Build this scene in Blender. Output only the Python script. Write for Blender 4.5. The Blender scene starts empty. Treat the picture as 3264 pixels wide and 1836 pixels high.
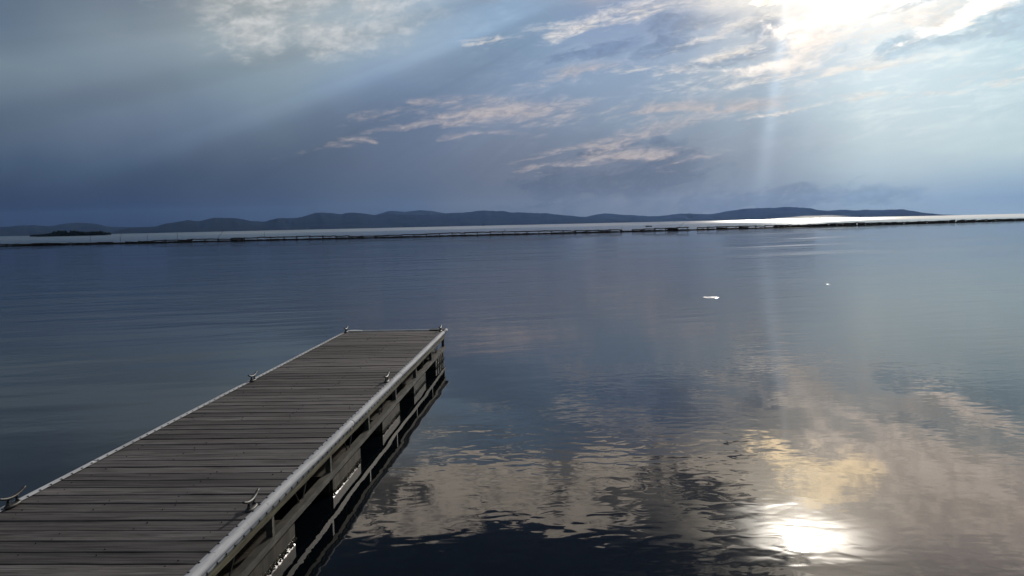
import bpy, bmesh, math, random
from mathutils import Vector, Matrix

# ---------------------------------------------------------------- scene, camera, sky, sun, exposure
scene = bpy.context.scene
COL = scene.collection
rad = math.radians
random.seed(7)

SUN_AZ, SUN_EL = 18.82, 19.74          # degrees: right of the view axis (+Y), above the horizon
CAM_H = 1.94
PITCH, ROLL = -4.26, 1.27

cam_data = bpy.data.cameras.new('camera')
cam_data.sensor_width = 36.0
cam_data.lens = 36.0 * 2700.0 / 3264.0
cam_data.clip_start = 0.05
cam_data.clip_end = 200000.0
cam = bpy.data.objects.new('camera', cam_data)
COL.objects.link(cam)
_f = Vector((0.0, math.cos(rad(PITCH)), math.sin(rad(PITCH))))
_r = Vector((1.0, 0.0, 0.0))
_u = _r.cross(_f)
_c, _s = math.cos(rad(ROLL)), math.sin(rad(ROLL))
_r2 = _r * _c - _u * _s
_u2 = _u * _c + _r * _s
cam.matrix_world = Matrix(((_r2.x, _u2.x, -_f.x, 0.0), (_r2.y, _u2.y, -_f.y, 0.0), (_r2.z, _u2.z, -_f.z, CAM_H), (0, 0, 0, 1)))
scene.camera = cam

scene.view_settings.view_transform = 'Standard'
scene.view_settings.look = 'None'
scene.view_settings.exposure = 0.0
scene.view_settings.gamma = 1.0
scene.view_settings.use_curve_mapping = False
scene.render.engine = 'CYCLES'
cy = scene.cycles
cy.use_denoising = True
try:
    cy.denoiser = 'OPENIMAGEDENOISE'
    cy.denoising_input_passes = 'RGB_ALBEDO_NORMAL'
except Exception:
    pass
cy.max_bounces = 6
cy.glossy_bounces = 4
cy.diffuse_bounces = 2
cy.transmission_bounces = 2
cy.transparent_max_bounces = 8
cy.volume_bounces = 0
cy.sample_clamp_indirect = 6.0
cy.caustics_reflective = False
cy.caustics_refractive = False


def lin(c):
    c = c / 255.0
    return c / 12.92 if c <= 0.04045 else ((c + 0.055) / 1.055) ** 2.4


def srgb(r, g, b):
    return (lin(r), lin(g), lin(b))


class NG:
    """small helper to write node maths as expressions"""
    def __init__(self, tree):
        self.t = tree
        self.n = tree.nodes

    def new(self, kind):
        return self.n.new(kind)

    def link(self, a, sock):
        if isinstance(a, S):
            self.t.links.new(a.s, sock)
        elif isinstance(a, (tuple, list)):
            sock.default_value = tuple(a) if len(sock.default_value) == len(a) else tuple(a) + (1.0,)
        else:
            sock.default_value = a

    def math(self, op, a, b=None, c=None, clamp=False):
        n = self.new('ShaderNodeMath')
        n.operation = op
        n.use_clamp = clamp
        for i, v in enumerate((a, b, c)):
            if v is not None:
                self.link(v, n.inputs[i])
        return S(self, n.outputs[0])

    def vmath(self, op, a, b=None, out=0):
        n = self.new('ShaderNodeVectorMath')
        n.operation = op
        self.link(a, n.inputs[0])
        if b is not None:
            self.link(b, n.inputs['Scale'] if op == 'SCALE' else n.inputs[1])
        return S(self, n.outputs[out])

    def xyz(self, x, y, z):
        n = self.new('ShaderNodeCombineXYZ')
        for i, v in enumerate((x, y, z)):
            self.link(v, n.inputs[i])
        return S(self, n.outputs[0])

    def sep(self, v):
        n = self.new('ShaderNodeSeparateXYZ')
        self.link(v, n.inputs[0])
        return [S(self, o) for o in n.outputs]

    def noise(self, v, scale, detail=4.0, rough=0.5, dist=0.0, lac=2.0, col=False, dim='3D'):
        n = self.new('ShaderNodeTexNoise')
        n.noise_dimensions = dim
        if dim == '1D':
            self.link(v, n.inputs['W'])
        else:
            self.link(v, n.inputs['Vector'])
        n.inputs['Scale'].default_value = scale
        n.inputs['Detail'].default_value = detail
        n.inputs['Roughness'].default_value = rough
        n.inputs['Lacunarity'].default_value = lac
        n.inputs['Distortion'].default_value = dist
        return S(self, n.outputs['Color' if col else 'Fac'])

    def voronoi(self, v, scale, feature='F1', out='Distance', rnd=1.0):
        n = self.new('ShaderNodeTexVoronoi')
        n.feature = feature
        self.link(v, n.inputs['Vector'])
        n.inputs['Scale'].default_value = scale
        n.inputs['Randomness'].default_value = rnd
        return S(self, n.outputs[out])

    def remap(self, v, a, b, c=0.0, d=1.0, mode='SMOOTHSTEP'):
        n = self.new('ShaderNodeMapRange')
        n.interpolation_type = mode
        self.link(v, n.inputs[0])
        for i, q in enumerate((a, b, c, d)):
            self.link(q, n.inputs[i + 1])
        return S(self, n.outputs[0])

    def ramp(self, v, stops, interp='LINEAR'):
        n = self.new('ShaderNodeValToRGB')
        cr = n.color_ramp
        cr.interpolation = interp
        while len(cr.elements) < len(stops):
            cr.elements.new(0.5)
        for e, (p, c) in zip(cr.elements, sorted(stops, key=lambda q: q[0])):
            e.position = p
            e.color = (c[0], c[1], c[2], 1.0) if isinstance(c, (tuple, list)) else (c, c, c, 1.0)
        self.link(v, n.inputs[0])
        return S(self, n.outputs[0])

    def mix(self, f, a, b, mode='MIX'):
        n = self.new('ShaderNodeMix')
        n.data_type = 'RGBA'
        n.blend_type = mode
        n.clamp_factor = True
        self.link(f, n.inputs[0])
        self.link(a, n.inputs[6])
        self.link(b, n.inputs[7])
        return S(self, n.outputs[2])


class S:
    def __init__(self, g, s):
        self.g, self.s = g, s

    def __add__(self, o): return self.g.math('ADD', self, o)
    __radd__ = __add__
    def __mul__(self, o): return self.g.math('MULTIPLY', self, o)
    __rmul__ = __mul__
    def __sub__(self, o): return self.g.math('SUBTRACT', self, o)
    def __rsub__(self, o): return self.g.math('SUBTRACT', o, self)
    def __truediv__(self, o): return self.g.math('DIVIDE', self, o)
    def max(self, o): return self.g.math('MAXIMUM', self, o)
    def min(self, o): return self.g.math('MINIMUM', self, o)
    def abs(self): return self.g.math('ABSOLUTE', self)
    def exp(self): return self.g.math('EXPONENT', self)


# ---- sky: broken evening cloud lit from behind, sun veiled by thin cloud. Columns: azimuth -> (elevation, sRGB)
SKY = {
    -55: [(0, (22, 34, 58)), (4, (54, 70, 96)), (12, (88, 104, 126)), (22, (84, 94, 110)), (45, (100, 108, 120))],
    -31: [(0, (10, 24, 52)), (1.5, (22, 38, 69)), (4, (60, 78, 106)), (7, (92, 109, 134)), (9.5, (106, 124, 143)), (12, (96, 115, 141)), (15, (96, 115, 140)), (17.5, (84, 96, 114)), (23, (78, 88, 104)), (45, (100, 108, 120))],
    -24: [(0, (10, 26, 58)), (1.5, (24, 41, 73)), (4, (61, 79, 107)), (7, (92, 109, 136)), (9.5, (110, 127, 149)), (12, (122, 138, 156)), (15, (112, 127, 150)), (17.5, (88, 100, 118)), (23, (76, 86, 102)), (45, (100, 108, 120))],
    -16: [(0, (30, 46, 76)), (1.5, (42, 58, 88)), (4, (72, 88, 116)), (7, (101, 120, 146)), (9.5, (122, 142, 163)), (12, (142, 157, 172)), (15, (152, 162, 172)), (17.5, (120, 125, 132)), (20, (72, 81, 96)), (45, (105, 112, 122))],
    -8: [(0, (46, 62, 88)), (1.5, (60, 76, 102)), (4, (87, 101, 126)), (7, (104, 122, 152)), (9.5, (120, 142, 174)), (12, (144, 164, 185)), (15, (150, 168, 186)), (17, (158, 154, 150)), (19.5, (70, 80, 98)), (23, (58, 68, 88)), (45, (110, 116, 126))],
    0: [(0, (70, 82, 100)), (1.5, (86, 95, 109)), (4, (101, 111, 129)), (7, (120, 134, 157)), (9.5, (128, 149, 177)), (12, (132, 157, 185)), (14.5, (134, 158, 185)), (17, (176, 168, 158)), (19.5, (72, 84, 104)), (23, (58, 68, 88)), (45, (116, 122, 130))],
    8: [(0, (84, 95, 110)), (1.5, (100, 108, 119)), (4, (109, 119, 136)), (7, (133, 150, 171)), (9.5, (140, 160, 185)), (12, (142, 161, 190)), (14, (136, 154, 184)), (16, (196, 186, 174)), (19, (130, 132, 136)), (21, (64, 74, 94)), (45, (124, 128, 134))],
    16: [(0, (94, 110, 132)), (1.5, (114, 127, 143)), (4, (138, 150, 165)), (7, (160, 176, 191)), (9.5, (174, 189, 204)), (12, (186, 196, 208)), (14, (212, 211, 210)), (16, (265, 252, 236)), (19, (255, 242, 226)), (21.5, (150, 150, 152)), (24, (110, 114, 122)), (45, (130, 134, 140))],
    24: [(0, (116, 138, 163)), (1.3, (132, 154, 177)), (2.8, (166, 185, 197)), (5, (190, 206, 213)), (8, (205, 222, 229)), (10.5, (220, 232, 238)), (13.2, (262, 256, 248)), (15, (312, 294, 276)), (19, (305, 288, 277)), (23, (268, 256, 250)), (30, (180, 180, 182)), (45, (140, 142, 148))],
    31: [(0, (122, 146, 172)), (1, (112, 138, 168)), (2.2, (148, 172, 192)), (4, (180, 200, 208)), (7, (192, 213, 222)), (10, (195, 218, 228)), (12.6, (206, 226, 234)), (14.6, (266, 260, 252)), (16, (306, 290, 279)), (19, (302, 286, 278)), (23, (260, 249, 244)), (30, (175, 176, 178)), (45, (140, 142, 148))],
    55: [(0, (118, 140, 164)), (4, (160, 178, 190)), (12, (185, 200, 208)), (22, (200, 202, 204)), (45, (140, 142, 148))],
}
CLOUDS = {
  'dark': [(9.48, 3.09, 5.15, 2.09, 6.7), (4.73, 2.18, 5.02, 1.59, 3.7), (16.69, 11.95, 1.69, 1.19, -1.3), (12.37, 12.52, 3.99, 0.82, 4.7), (5.93, 11.15, 3.91, 0.5, 8.7), (10.84, 11.15, 3.8, 0.59, 4.7), (14.85, 10.41, 3.19, 0.49, 6.7), (18.51, 1.26, 10.02, 0.76, 0.7)],
  'blue': [(24.21, 10.28, 3.04, 0.87, 2.7), (27.83, 10.49, 2.85, 0.58, 8.7), (30.63, 10.68, 1.55, 1.08, 6.7), (26.24, 12.79, 4.1, 0.38, 14.3)],
  'dark2': [(13.75, 18.3, 5.43, 1.57, 23.3), (9.23, 21.9, 9.02, 1.06, -2.7), (-5.59, 21.65, 8.25, 1.41, 1.3), (15.54, 21.43, 3.81, 1.32, 1.3), (-16.24, 21.69, 13.1, 1.63, 1.3), (14.02, 15.15, 2.31, 0.35, 9.3)],
  'pink': [(-0.22, 7.58, 6.89, 0.67, 0.7), (-7.12, 6.47, 4.2, 0.31, 10.7), (-1.05, 5.94, 2.66, 0.26, -1.3), (4.07, 10.02, 2.5, 0.38, 6.7), (10.81, 7.42, 5.33, 0.51, 0.7), (8.99, 5.7, 4.39, 0.62, 14.7), (4.25, 4.95, 3.17, 0.26, 10.7), (9.75, 4.44, 3.09, 0.52, -5.3), (13.35, 7.34, 5.71, 0.35, 2.7), (2.63, 3.81, 2.66, 0.21, 4.7), (-3.38, 8.23, 3.18, 0.36, 0.7)],
  'fluffy': [(-12.28, 12.79, 5.59, 1.5, 8.7), (-8.67, 14.18, 3.87, 1.93, -1.3), (-15.74, 12.91, 3.69, 0.95, 12.7), (-10.8, 11.85, 4.1, 0.73, 4.7), (-14.68, 14.83, 4.97, 1.4, -1.3)],
  'white': [(5.95, 12.99, 3.38, 0.59, 16.7), (15.59, 12.4, 4.11, 0.71, 10.7), (9.58, 13.66, 5.08, 0.62, 6.7), (17.54, 9.2, 6.38, 0.48, 3.7), (21.99, 9.14, 4.04, 0.33, 1.7), (28.28, 7.82, 2.24, 0.27, 10.7), (30.69, 8.0, 1.56, 0.31, 12.7), (25.92, 11.82, 5.82, 0.76, 8.7), (29.03, 11.76, 3.17, 0.65, 6.7), (20.37, 10.69, 2.99, 1.65, 18.7), (-1.43, 12.05, 1.85, 0.25, 2.7), (11.84, 9.67, 1.77, 0.35, 2.7), (22.0, 7.53, 2.26, 0.17, 1.7), (17.54, 6.73, 3.82, 0.17, 8.7), (25.99, 7.16, 2.34, 0.16, 1.7), (7.47, 9.89, 1.82, 0.25, 4.7), (14.36, 10.69, 3.93, 0.34, 8.7)],
  'beige': [(-1.34, 17.19, 7.13, 2.29, 1.3), (12.98, 16.2, 7.68, 1.25, -6.7), (6.88, 15.59, 3.23, 0.62, 1.3), (-6.86, 19.11, 4.63, 1.98, 1.3), (17.32, 13.5, 1.98, 0.4, 1.3), (3.28, 19.41, 5.47, 1.25, 1.3)],
  'sheet': [(26.29, 16.07, 10.11, 4.25, 7.3), (28.39, 11.67, 5.15, 0.61, 18.3)],
  'pale': [(19.28, 11.4, 2.65, 2.12, 21.3), (17.93, 9.74, 3.41, 0.61, 5.3)],
  'gold': [(20.27, 16.27, 3.93, 1.93, 1.3), (17.57, 14.73, 2.96, 0.64, 9.3)],
}
RAYS = [(40, 1.0), (57, 1.02), (62, 0.90), (66, 0.84), (68, 0.90), (70, 1.12), (72.3, 1.14), (74.5, 1.0), (77.2, 1.14), (80, 1.02), (84, 0.88), (94, 0.95)]


def build_world():
    w = bpy.data.worlds.new('World')
    scene.world = w
    w.use_nodes = True
    w.cycles.sampling_method = 'MANUAL'
    w.cycles.sample_map_resolution = 1024
    t = w.node_tree
    t.nodes.clear()
    g = NG(t)
    out = g.new('ShaderNodeOutputWorld')
    tc = g.new('ShaderNodeTexCoord')
    d = S(g, tc.outputs['Generated'])
    x, y, z = g.sep(d)
    az0 = g.math('ARCTAN2', x, y) * (180 / math.pi)
    el0 = g.math('ARCSINE', z).abs() * (180 / math.pi)
    p0 = g.xyz(az0, el0, 0.0)
    # slow warp so no edge of the sky runs straight
    wn = g.noise(p0, 0.22, 2.0, 0.5, col=True)
    wx, wy, _ = g.sep(wn)
    az = az0 + (wx - 0.5) * 3.0
    el = el0 + (wy - 0.5) * 1.6 * g.remap(el0, 0.0, 5.0)
    fac = el / 50.0
    cols = sorted(SKY)
    acc = None
    for i, a in enumerate(cols):
        stops = [(e / 50.0, tuple(q * 0.5 for q in srgb(*c))) for e, c in SKY[a]]
        c = g.ramp(fac, stops, 'EASE' if False else 'LINEAR')
        acc = c if acc is None else g.mix(g.remap(az, cols[i - 1], a), acc, c)
    back = g.ramp(fac, [(0.0, tuple(q * .5 for q in srgb(84, 98, 118))), (0.25, tuple(q * .5 for q in srgb(112, 124, 140))), (1.0, tuple(q * .5 for q in srgb(112, 118, 128)))])
    acc = g.mix(g.remap(az.abs(), 60.0, 110.0), acc, back)
    acc = g.vmath('MULTIPLY', acc, g.mix(g.remap(az0, 0.0, -14.0), (1.0, 1.0, 1.0), (1.05, 1.02, 0.93)))
    # crepuscular rays fanning out from the sun
    phi = g.math('ARCTAN2', SUN_AZ - az0, (SUN_EL + 0.3) - el0) * (180 / math.pi)
    rn = g.noise(phi, 0.35, 3.0, 0.6, dim='1D')
    rays = g.ramp((phi - 40.0) / 55.0, [((a - 40) / 55.0, v * 0.5) for a, v in RAYS], 'EASE')
    rx, _, _ = g.sep(rays)
    raymask = g.remap(az0, 7.0, -2.0) * g.remap(el0, 1.0, 4.5)
    rmul = 1.0 + raymask * ((rx * 2.0 - 1.0) * 1.0 + (rn - 0.5) * 0.22)
    acc = g.vmath('SCALE', acc, rmul * 2.0)
    # one narrow shaft added to the sky colour in place of a lens streak, brighter air to the right of its edge
    shaft = (((phi - 7.4) / 1.7) * ((phi - 7.4) / 1.7) * -1.0).exp() * 0.21 + g.remap(phi, 11.0, 5.5) * 0.07 + g.remap(phi, 38.0, 14.0) * g.remap(phi, 8.0, 12.0) * -0.05
    acc = g.vmath('SCALE', acc, 1.0 + shaft * g.remap(el0, 0.3, 3.0) * g.remap(phi.abs(), 60.0, 30.0))
    # cloud fields
    ct, st = math.cos(rad(8)), math.sin(rad(8))
    u = az0 * ct + el0 * st
    v = el0 * ct - az0 * st
    pc = g.xyz(u * 0.20, v * 0.95, 0.0)
    n_str = g.noise(pc, 1.0, 8.0, 0.64, 0.6)
    n_cum = g.noise(g.xyz(u * 0.30, v * 0.62, 3.7), 1.0, 8.0, 0.62, 0.4)
    wv = g.xyz(az0 + (n_cum - 0.5) * 5.0, el0 + (n_str - 0.5) * 2.0, 0.0)

    fine = g.noise(g.xyz(u * 0.75, v * 2.3, 8.1), 1.0, 7.0, 0.66, 0.8)
    fine2 = g.noise(g.xyz(u * 0.8, v * 1.5, 1.4), 1.0, 6.0, 0.62, 0.3)

    def field(lst):
        m = None
        for a, e, ra, re, ti in lst:
            c, s = math.cos(rad(ti)), math.sin(rad(ti))
            q = g.vmath('SUBTRACT', wv, (a, e, 0.0))
            uu = g.vmath('DOT_PRODUCT', q, (c / ra, s / ra, 0.0), out=1)
            vv = g.vmath('DOT_PRODUCT', q, (-s / re, c / re, 0.0), out=1)
            r2 = g.math('MULTIPLY_ADD', uu, uu, vv * vv)
            m = r2 if m is None else m.min(r2)
        return 1.0 - g.math('SQRT', m)

    def layer(acc, name, col, amp, lo, hi, op, nz, edge=None):
        f = field(CLOUDS[name])
        fz = fine2 if nz is n_cum else fine
        den = g.remap(f + (nz - 0.5) * amp + (fz - 0.5) * amp * 0.45, lo, hi)
        shade = g.remap(fz, 0.34, 0.66, 0.80, 1.10)
        return g.mix(den * op * g.remap(fz, 0.28, 0.52, 0.55, 1.0), acc, g.vmath('SCALE', col, shade)), den

    # open sky shows as clear streaks first, cloud goes over it
    # thin mottled veil everywhere high up
    veil = g.remap(n_str * 0.6 + fine * 0.4, 0.44, 0.66) * g.remap(el0, 2.0, 8.0) * g.remap(az0, -12.0, 6.0)
    acc = g.mix(veil * 0.6, acc, g.vmath('MULTIPLY', acc, (1.42, 1.32, 1.22)))
    acc, _ = layer(acc, 'dark', g.vmath('MULTIPLY', acc, (0.70, 0.74, 0.80)), 3.4, -0.1, 0.7, 0.9, n_cum)
    acc, _ = layer(acc, 'blue', srgb(186, 208, 222), 2.4, -0.05, 0.5, 0.85, n_cum)
    acc, _ = layer(acc, 'sheet', (2.15, 1.84, 1.58), 2.0, -0.15, 0.75, 0.85, n_cum)
    acc, _ = layer(acc, 'pale', (1.25, 1.13, 1.02), 2.2, -0.15, 0.8, 0.8, n_cum)
    acc, _ = layer(acc, 'beige', (1.28, 1.12, 0.95), 2.6, 0.0, 0.3, 0.92, n_cum)
    acc, _ = layer(acc, 'gold', (3.9, 3.0, 1.85), 2.6, -0.1, 0.7, 0.9, n_cum)
    acc, _ = layer(acc, 'fluffy', srgb(212, 212, 212), 3.8, -0.45, 1.6, 0.68, n_cum)
    acc, _ = layer(acc, 'white', srgb(238, 230, 222), 5.0, -0.3, 1.6, 0.78, n_str)
    acc, _ = layer(acc, 'pink', srgb(200, 187, 183), 4.6, -0.5, 1.6, 0.68, n_str)
    # the veiled sun and the glow in the cloud round it
    sd = (math.sin(rad(SUN_AZ)) * math.cos(rad(SUN_EL)), math.cos(rad(SUN_AZ)) * math.cos(rad(SUN_EL)), math.sin(rad(SUN_EL)))
    ang = g.math('ARCCOSINE', g.math('MINIMUM', g.vmath('DOT_PRODUCT', d, sd, out=1), 0.999999)) * (180 / math.pi)
    acc = g.vmath('ADD', acc, g.vmath('SCALE', (1.0, 0.90, 0.72), (ang * ang * (-1 / (4.6 * 4.6))).exp() * 2.1))
    acc, _ = layer(acc, 'dark2', (0.045, 0.065, 0.105), 3.4, 0.0, 0.45, 0.90, n_cum)
    da, de = az0 - (SUN_AZ + 0.3), el0 - SUN_EL
    q2 = da * da * (1 / (2.5 * 2.5)) + de * de * (1 / (0.92 * 0.92))
    glow = (q2 * -1.0).exp() * 21.0
    gl = g.vmath('SCALE', (1.0, 0.93, 0.82), glow)
    acc = g.vmath('ADD', acc, gl)
    sky = g.new('ShaderNodeTexSky')
    sky.sky_type = 'NISHITA'
    sky.sun_disc = False
    sky.sun_elevation = rad(SUN_EL)
    sky.sun_rotation = rad(SUN_AZ)
    b1 = g.new('ShaderNodeBackground')
    g.link(S(g, sky.outputs[0]), b1.inputs[0])
    b1.inputs[1].default_value = 0.05
    b2 = g.new('ShaderNodeBackground')
    g.link(acc, b2.inputs[0])
    b2.inputs[1].default_value = 1.0
    mx = g.new('ShaderNodeMixShader')
    mx.inputs[0].default_value = 0.992
    t.links.new(b1.outputs[0], mx.inputs[1])
    t.links.new(b2.outputs[0], mx.inputs[2])
    t.links.new(mx.outputs[0], out.inputs[0])


build_world()

sun_data = bpy.data.lights.new('sun', 'SUN')
sun_data.energy = 2.0
sun_data.angle = rad(1.6)
sun_data.color = (1.0, 0.93, 0.84)
sun = bpy.data.objects.new('sun', sun_data)
COL.objects.link(sun)
_sd = Vector((math.sin(rad(SUN_AZ)) * math.cos(rad(SUN_EL)), math.cos(rad(SUN_AZ)) * math.cos(rad(SUN_EL)), math.sin(rad(SUN_EL))))
sun.rotation_euler = _sd.to_track_quat('Z', 'Y').to_euler()
sun.location = _sd * 60


# ---------------------------------------------------------------- helpers
def mat(name):
    m = bpy.data.materials.new(name)
    m.use_nodes = True
    t = m.node_tree
    t.nodes.clear()
    g = NG(t)
    out = g.new('ShaderNodeOutputMaterial')
    b = g.new('ShaderNodeBsdfPrincipled')
    t.links.new(b.outputs[0], out.inputs[0])
    return m, g, b, out


def set_bump(g, b, h, dist=1.0, strength=1.0):
    n = g.new('ShaderNodeBump')
    n.inputs['Strength'].default_value = strength
    n.inputs['Distance'].default_value = dist
    g.link(h, n.inputs['Height'])
    g.t.links.new(n.outputs[0], b.inputs['Normal'])
    return n


def mobj(name, bm, m, parent=None, smooth=False):
    me = bpy.data.meshes.new(name)
    bm.normal_update()
    bm.to_mesh(me)
    bm.free()
    if smooth:
        for p in me.polygons:
            p.use_smooth = True
    if m is not None:
        me.materials.append(m)
    return link(name, me, parent)


def link(name, me, parent=None):
    o = bpy.data.objects.new(name, me)
    COL.objects.link(o)
    if parent is not None:
        o.parent = parent
    return o


def thing(name, label, cat, loc=(0, 0, 0), rz=0.0, group=None):
    o = bpy.data.objects.new(name, None)
    COL.objects.link(o)
    o.location = loc
    o.rotation_euler = (0, 0, rz)
    o['label'] = label
    o['category'] = cat
    if group:
        o['group'] = group
    return o


def box(bm, x0, x1, y0, y1, z0, z1):
    vs = [bm.verts.new((x, y, z)) for z in (z0, z1) for y in (y0, y1) for x in (x0, x1)]
    for f in ((0, 2, 3, 1), (4, 5, 7, 6), (0, 1, 5, 4), (2, 6, 7, 3), (0, 4, 6, 2), (1, 3, 7, 5)):
        bm.faces.new([vs[i] for i in f])
    return vs


def tube(bm, pts, radii, n=8, caps=True):
    rings = []
    pts = [Vector(p) for p in pts]
    for i, p in enumerate(pts):
        a = pts[max(i - 1, 0)]
        b = pts[min(i + 1, len(pts) - 1)]
        d = (b - a).normalized()
        s = d.cross(Vector((0, 0, 1)))
        if s.length < 1e-4:
            s = Vector((1, 0, 0))
        s.normalize()
        u = s.cross(d)
        r = radii[i] if isinstance(radii, (list, tuple)) else radii
        if not isinstance(r, (list, tuple)):
            r = (r, r)
        rings.append([bm.verts.new(p + s * math.cos(2 * math.pi * k / n) * r[0] + u * math.sin(2 * math.pi * k / n) * r[1]) for k in range(n)])
    for a, b in zip(rings, rings[1:]):
        for k in range(n):
            bm.faces.new((a[k], a[(k + 1) % n], b[(k + 1) % n], b[k]))
    if caps:
        bm.faces.new(list(reversed(rings[0])))
        bm.faces.new(rings[-1])


# ---------------------------------------------------------------- materials
def water_mat(name, outer=False):
    m, g, b, out = mat(name)
    b.inputs['Base Color'].default_value = (0.0025, 0.005, 0.008, 1)
    b.inputs['IOR'].default_value = 1.333
    geo = g.new('ShaderNodeNewGeometry')
    P = S(g, geo.outputs['Position'])
    x, y, z = g.sep(P)
    if outer:
        # ruffled water: a Beckmann lobe over the dark body, weighted by a Fresnel term; slicks where the wind is less
        n = g.noise(g.xyz(x * 0.002, y * 0.012, 0.0), 1.0, 4.0, 0.6)
        gl = g.new('ShaderNodeBsdfGlossy')
        gl.distribution = 'BECKMANN'
        gl.inputs['Color'].default_value = (0.62, 0.63, 0.64, 1)
        dist = g.math('SQRT', x * x + y * y)
        g.link(g.remap(n, 0.3, 0.7, 0.92, 1.06) * g.remap(dist, 220.0, 950.0, 0.24, 0.36), gl.inputs['Roughness'])
        df = g.new('ShaderNodeBsdfDiffuse')
        df.inputs['Color'].default_value = (0.010, 0.016, 0.022, 1)
        fr = g.new('ShaderNodeFresnel')
        fr.inputs['IOR'].default_value = 1.333
        mx = g.new('ShaderNodeMixShader')
        g.t.links.new(fr.outputs[0], mx.inputs[0])
        g.t.links.new(df.outputs[0], mx.inputs[1])
        g.t.links.new(gl.outputs[0], mx.inputs[2])
        g.t.links.new(mx.outputs[0], out.inputs[0])
        return m
    b.inputs['Roughness'].default_value = 0.015
    far = g.math('SQRT', x * x + y * y)
    # long, low undulation with slanting crests
    ct, st = math.cos(rad(14)), math.sin(rad(14))
    u = x * ct + y * st
    v = y * ct - x * st
    sw = g.noise(g.xyz(u * 0.16, v * 0.55, 1.0), 1.0, 2.0, 0.45) * g.remap(x, -4.0, 2.0, 0.026, 0.006)
    # wind ripples, in patches
    patch = g.remap(g.noise(g.xyz(x * 0.10, y * 0.16, 9.0), 1.0, 2.0, 0.5), 0.42, 0.62)
    near = g.remap(far, 26.0, 9.0)
    rp = g.noise(g.xyz(x * 1.7, y * 3.0, 2.0), 1.0, 2.0, 0.45, 0.3) * 0.0017
    cap = g.noise(g.xyz(x * 5.2, y * 7.0, 5.0), 1.0, 1.2, 0.4, 0.5) * 0.0016
    ex, ey = (x - 0.7) / 1.7, (y - 7.4) / 3.4
    patch = (patch * 0.8).max(g.remap(ex * ex + ey * ey + (g.noise(g.xyz(x * 0.7, y * 0.7, 4.0), 1.0, 2.0) - 0.5) * 1.6, 1.1, 0.5))
    mid = g.noise(g.xyz(u * 0.55, v * 1.7, 6.0), 1.0, 4.5, 0.6, 0.5) * 0.017 * g.remap(far, 6.0, 30.0)
    streak = g.noise(g.xyz(u * 0.045, v * 0.20, 12.0), 1.0, 4.0, 0.6, 0.6)
    mid = mid + streak * 0.075 * g.remap(far, 18.0, 70.0)
    h = sw + mid + rp * (0.3 + patch * 0.9) + cap * (0.06 + patch)
    # a catspaw of short steep wavelets that catches the sun, and a scatter of small ones
    def paw(cx, cy, rx, ry):
        a = (x - cx) / rx
        c = (y - cy) / ry
        return g.remap(a * a + c * c + (g.noise(P, 3.0, 2.0) - 0.5) * 1.2, 1.0, 0.6)
    cp = paw(5.02, 21.4, 0.22, 0.34).max(paw(9.27, 24.75, 0.055, 0.10))
    cp = cp * g.remap(g.noise(g.xyz(x * 4.0, y * 7.0, 3.0), 1.0, 2.0), 0.36, 0.52)
    vor = g.voronoi(g.xyz(x * 0.42, y * 0.30, 0.0), 1.0)
    vcol = g.voronoi(g.xyz(x * 0.42, y * 0.30, 0.0), 1.0, out='Color')
    vr, vg, vb = g.sep(vcol)
    spots = g.remap(vor, 0.034, 0.018) * g.remap(vr, 0.60, 0.62) * g.remap(x, 4.0, 8.0) * g.remap(y, 20.0, 26.0)
    steep = g.noise(g.xyz(x * 9.0, y * 9.0, 0.0), 1.0, 1.0, 0.4) * 0.012
    h = h + steep * (cp + spots)
    bn = set_bump(g, b, h)
    gl = g.new('ShaderNodeBsdfGlossy')
    gl.inputs['Color'].default_value = (0.80, 0.80, 0.81, 1)
    g.link(g.remap(streak, 0.45, 0.65, 0.02, 0.075) * g.remap(far, 15.0, 60.0, 0.5, 1.0) + (cp * 0.22 + spots * 0.22), gl.inputs['Roughness'])
    df = g.new('ShaderNodeBsdfDiffuse')
    df.inputs['Color'].default_value = (0.002, 0.004, 0.006, 1)
    fr = g.new('ShaderNodeFresnel')
    fr.inputs['IOR'].default_value = 1.333
    for nd in (gl, fr):
        g.t.links.new(bn.outputs[0], nd.inputs['Normal'])
    mx = g.new('ShaderNodeMixShader')
    g.t.links.new(fr.outputs[0], mx.inputs[0])
    g.t.links.new(df.outputs[0], mx.inputs[1])
    g.t.links.new(gl.outputs[0], mx.inputs[2])
    g.t.links.new(mx.outputs[0], out.inputs[0])
    return m


def hill_mat():
    m, g, b, out = mat('forested_slope')
    geo = g.new('ShaderNodeNewGeometry')
    P = S(g, geo.outputs['Position'])
    n = g.noise(P, 0.004, 6.0, 0.65)
    g.link(g.mix(g.remap(n, 0.35, 0.65), (0.010, 0.014, 0.012), (0.020, 0.026, 0.021)), b.inputs['Base Color'])
    b.inputs['Roughness'].default_value = 0.9
    b.inputs['Specular IOR Level'].default_value = 0.0
    return m


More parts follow.
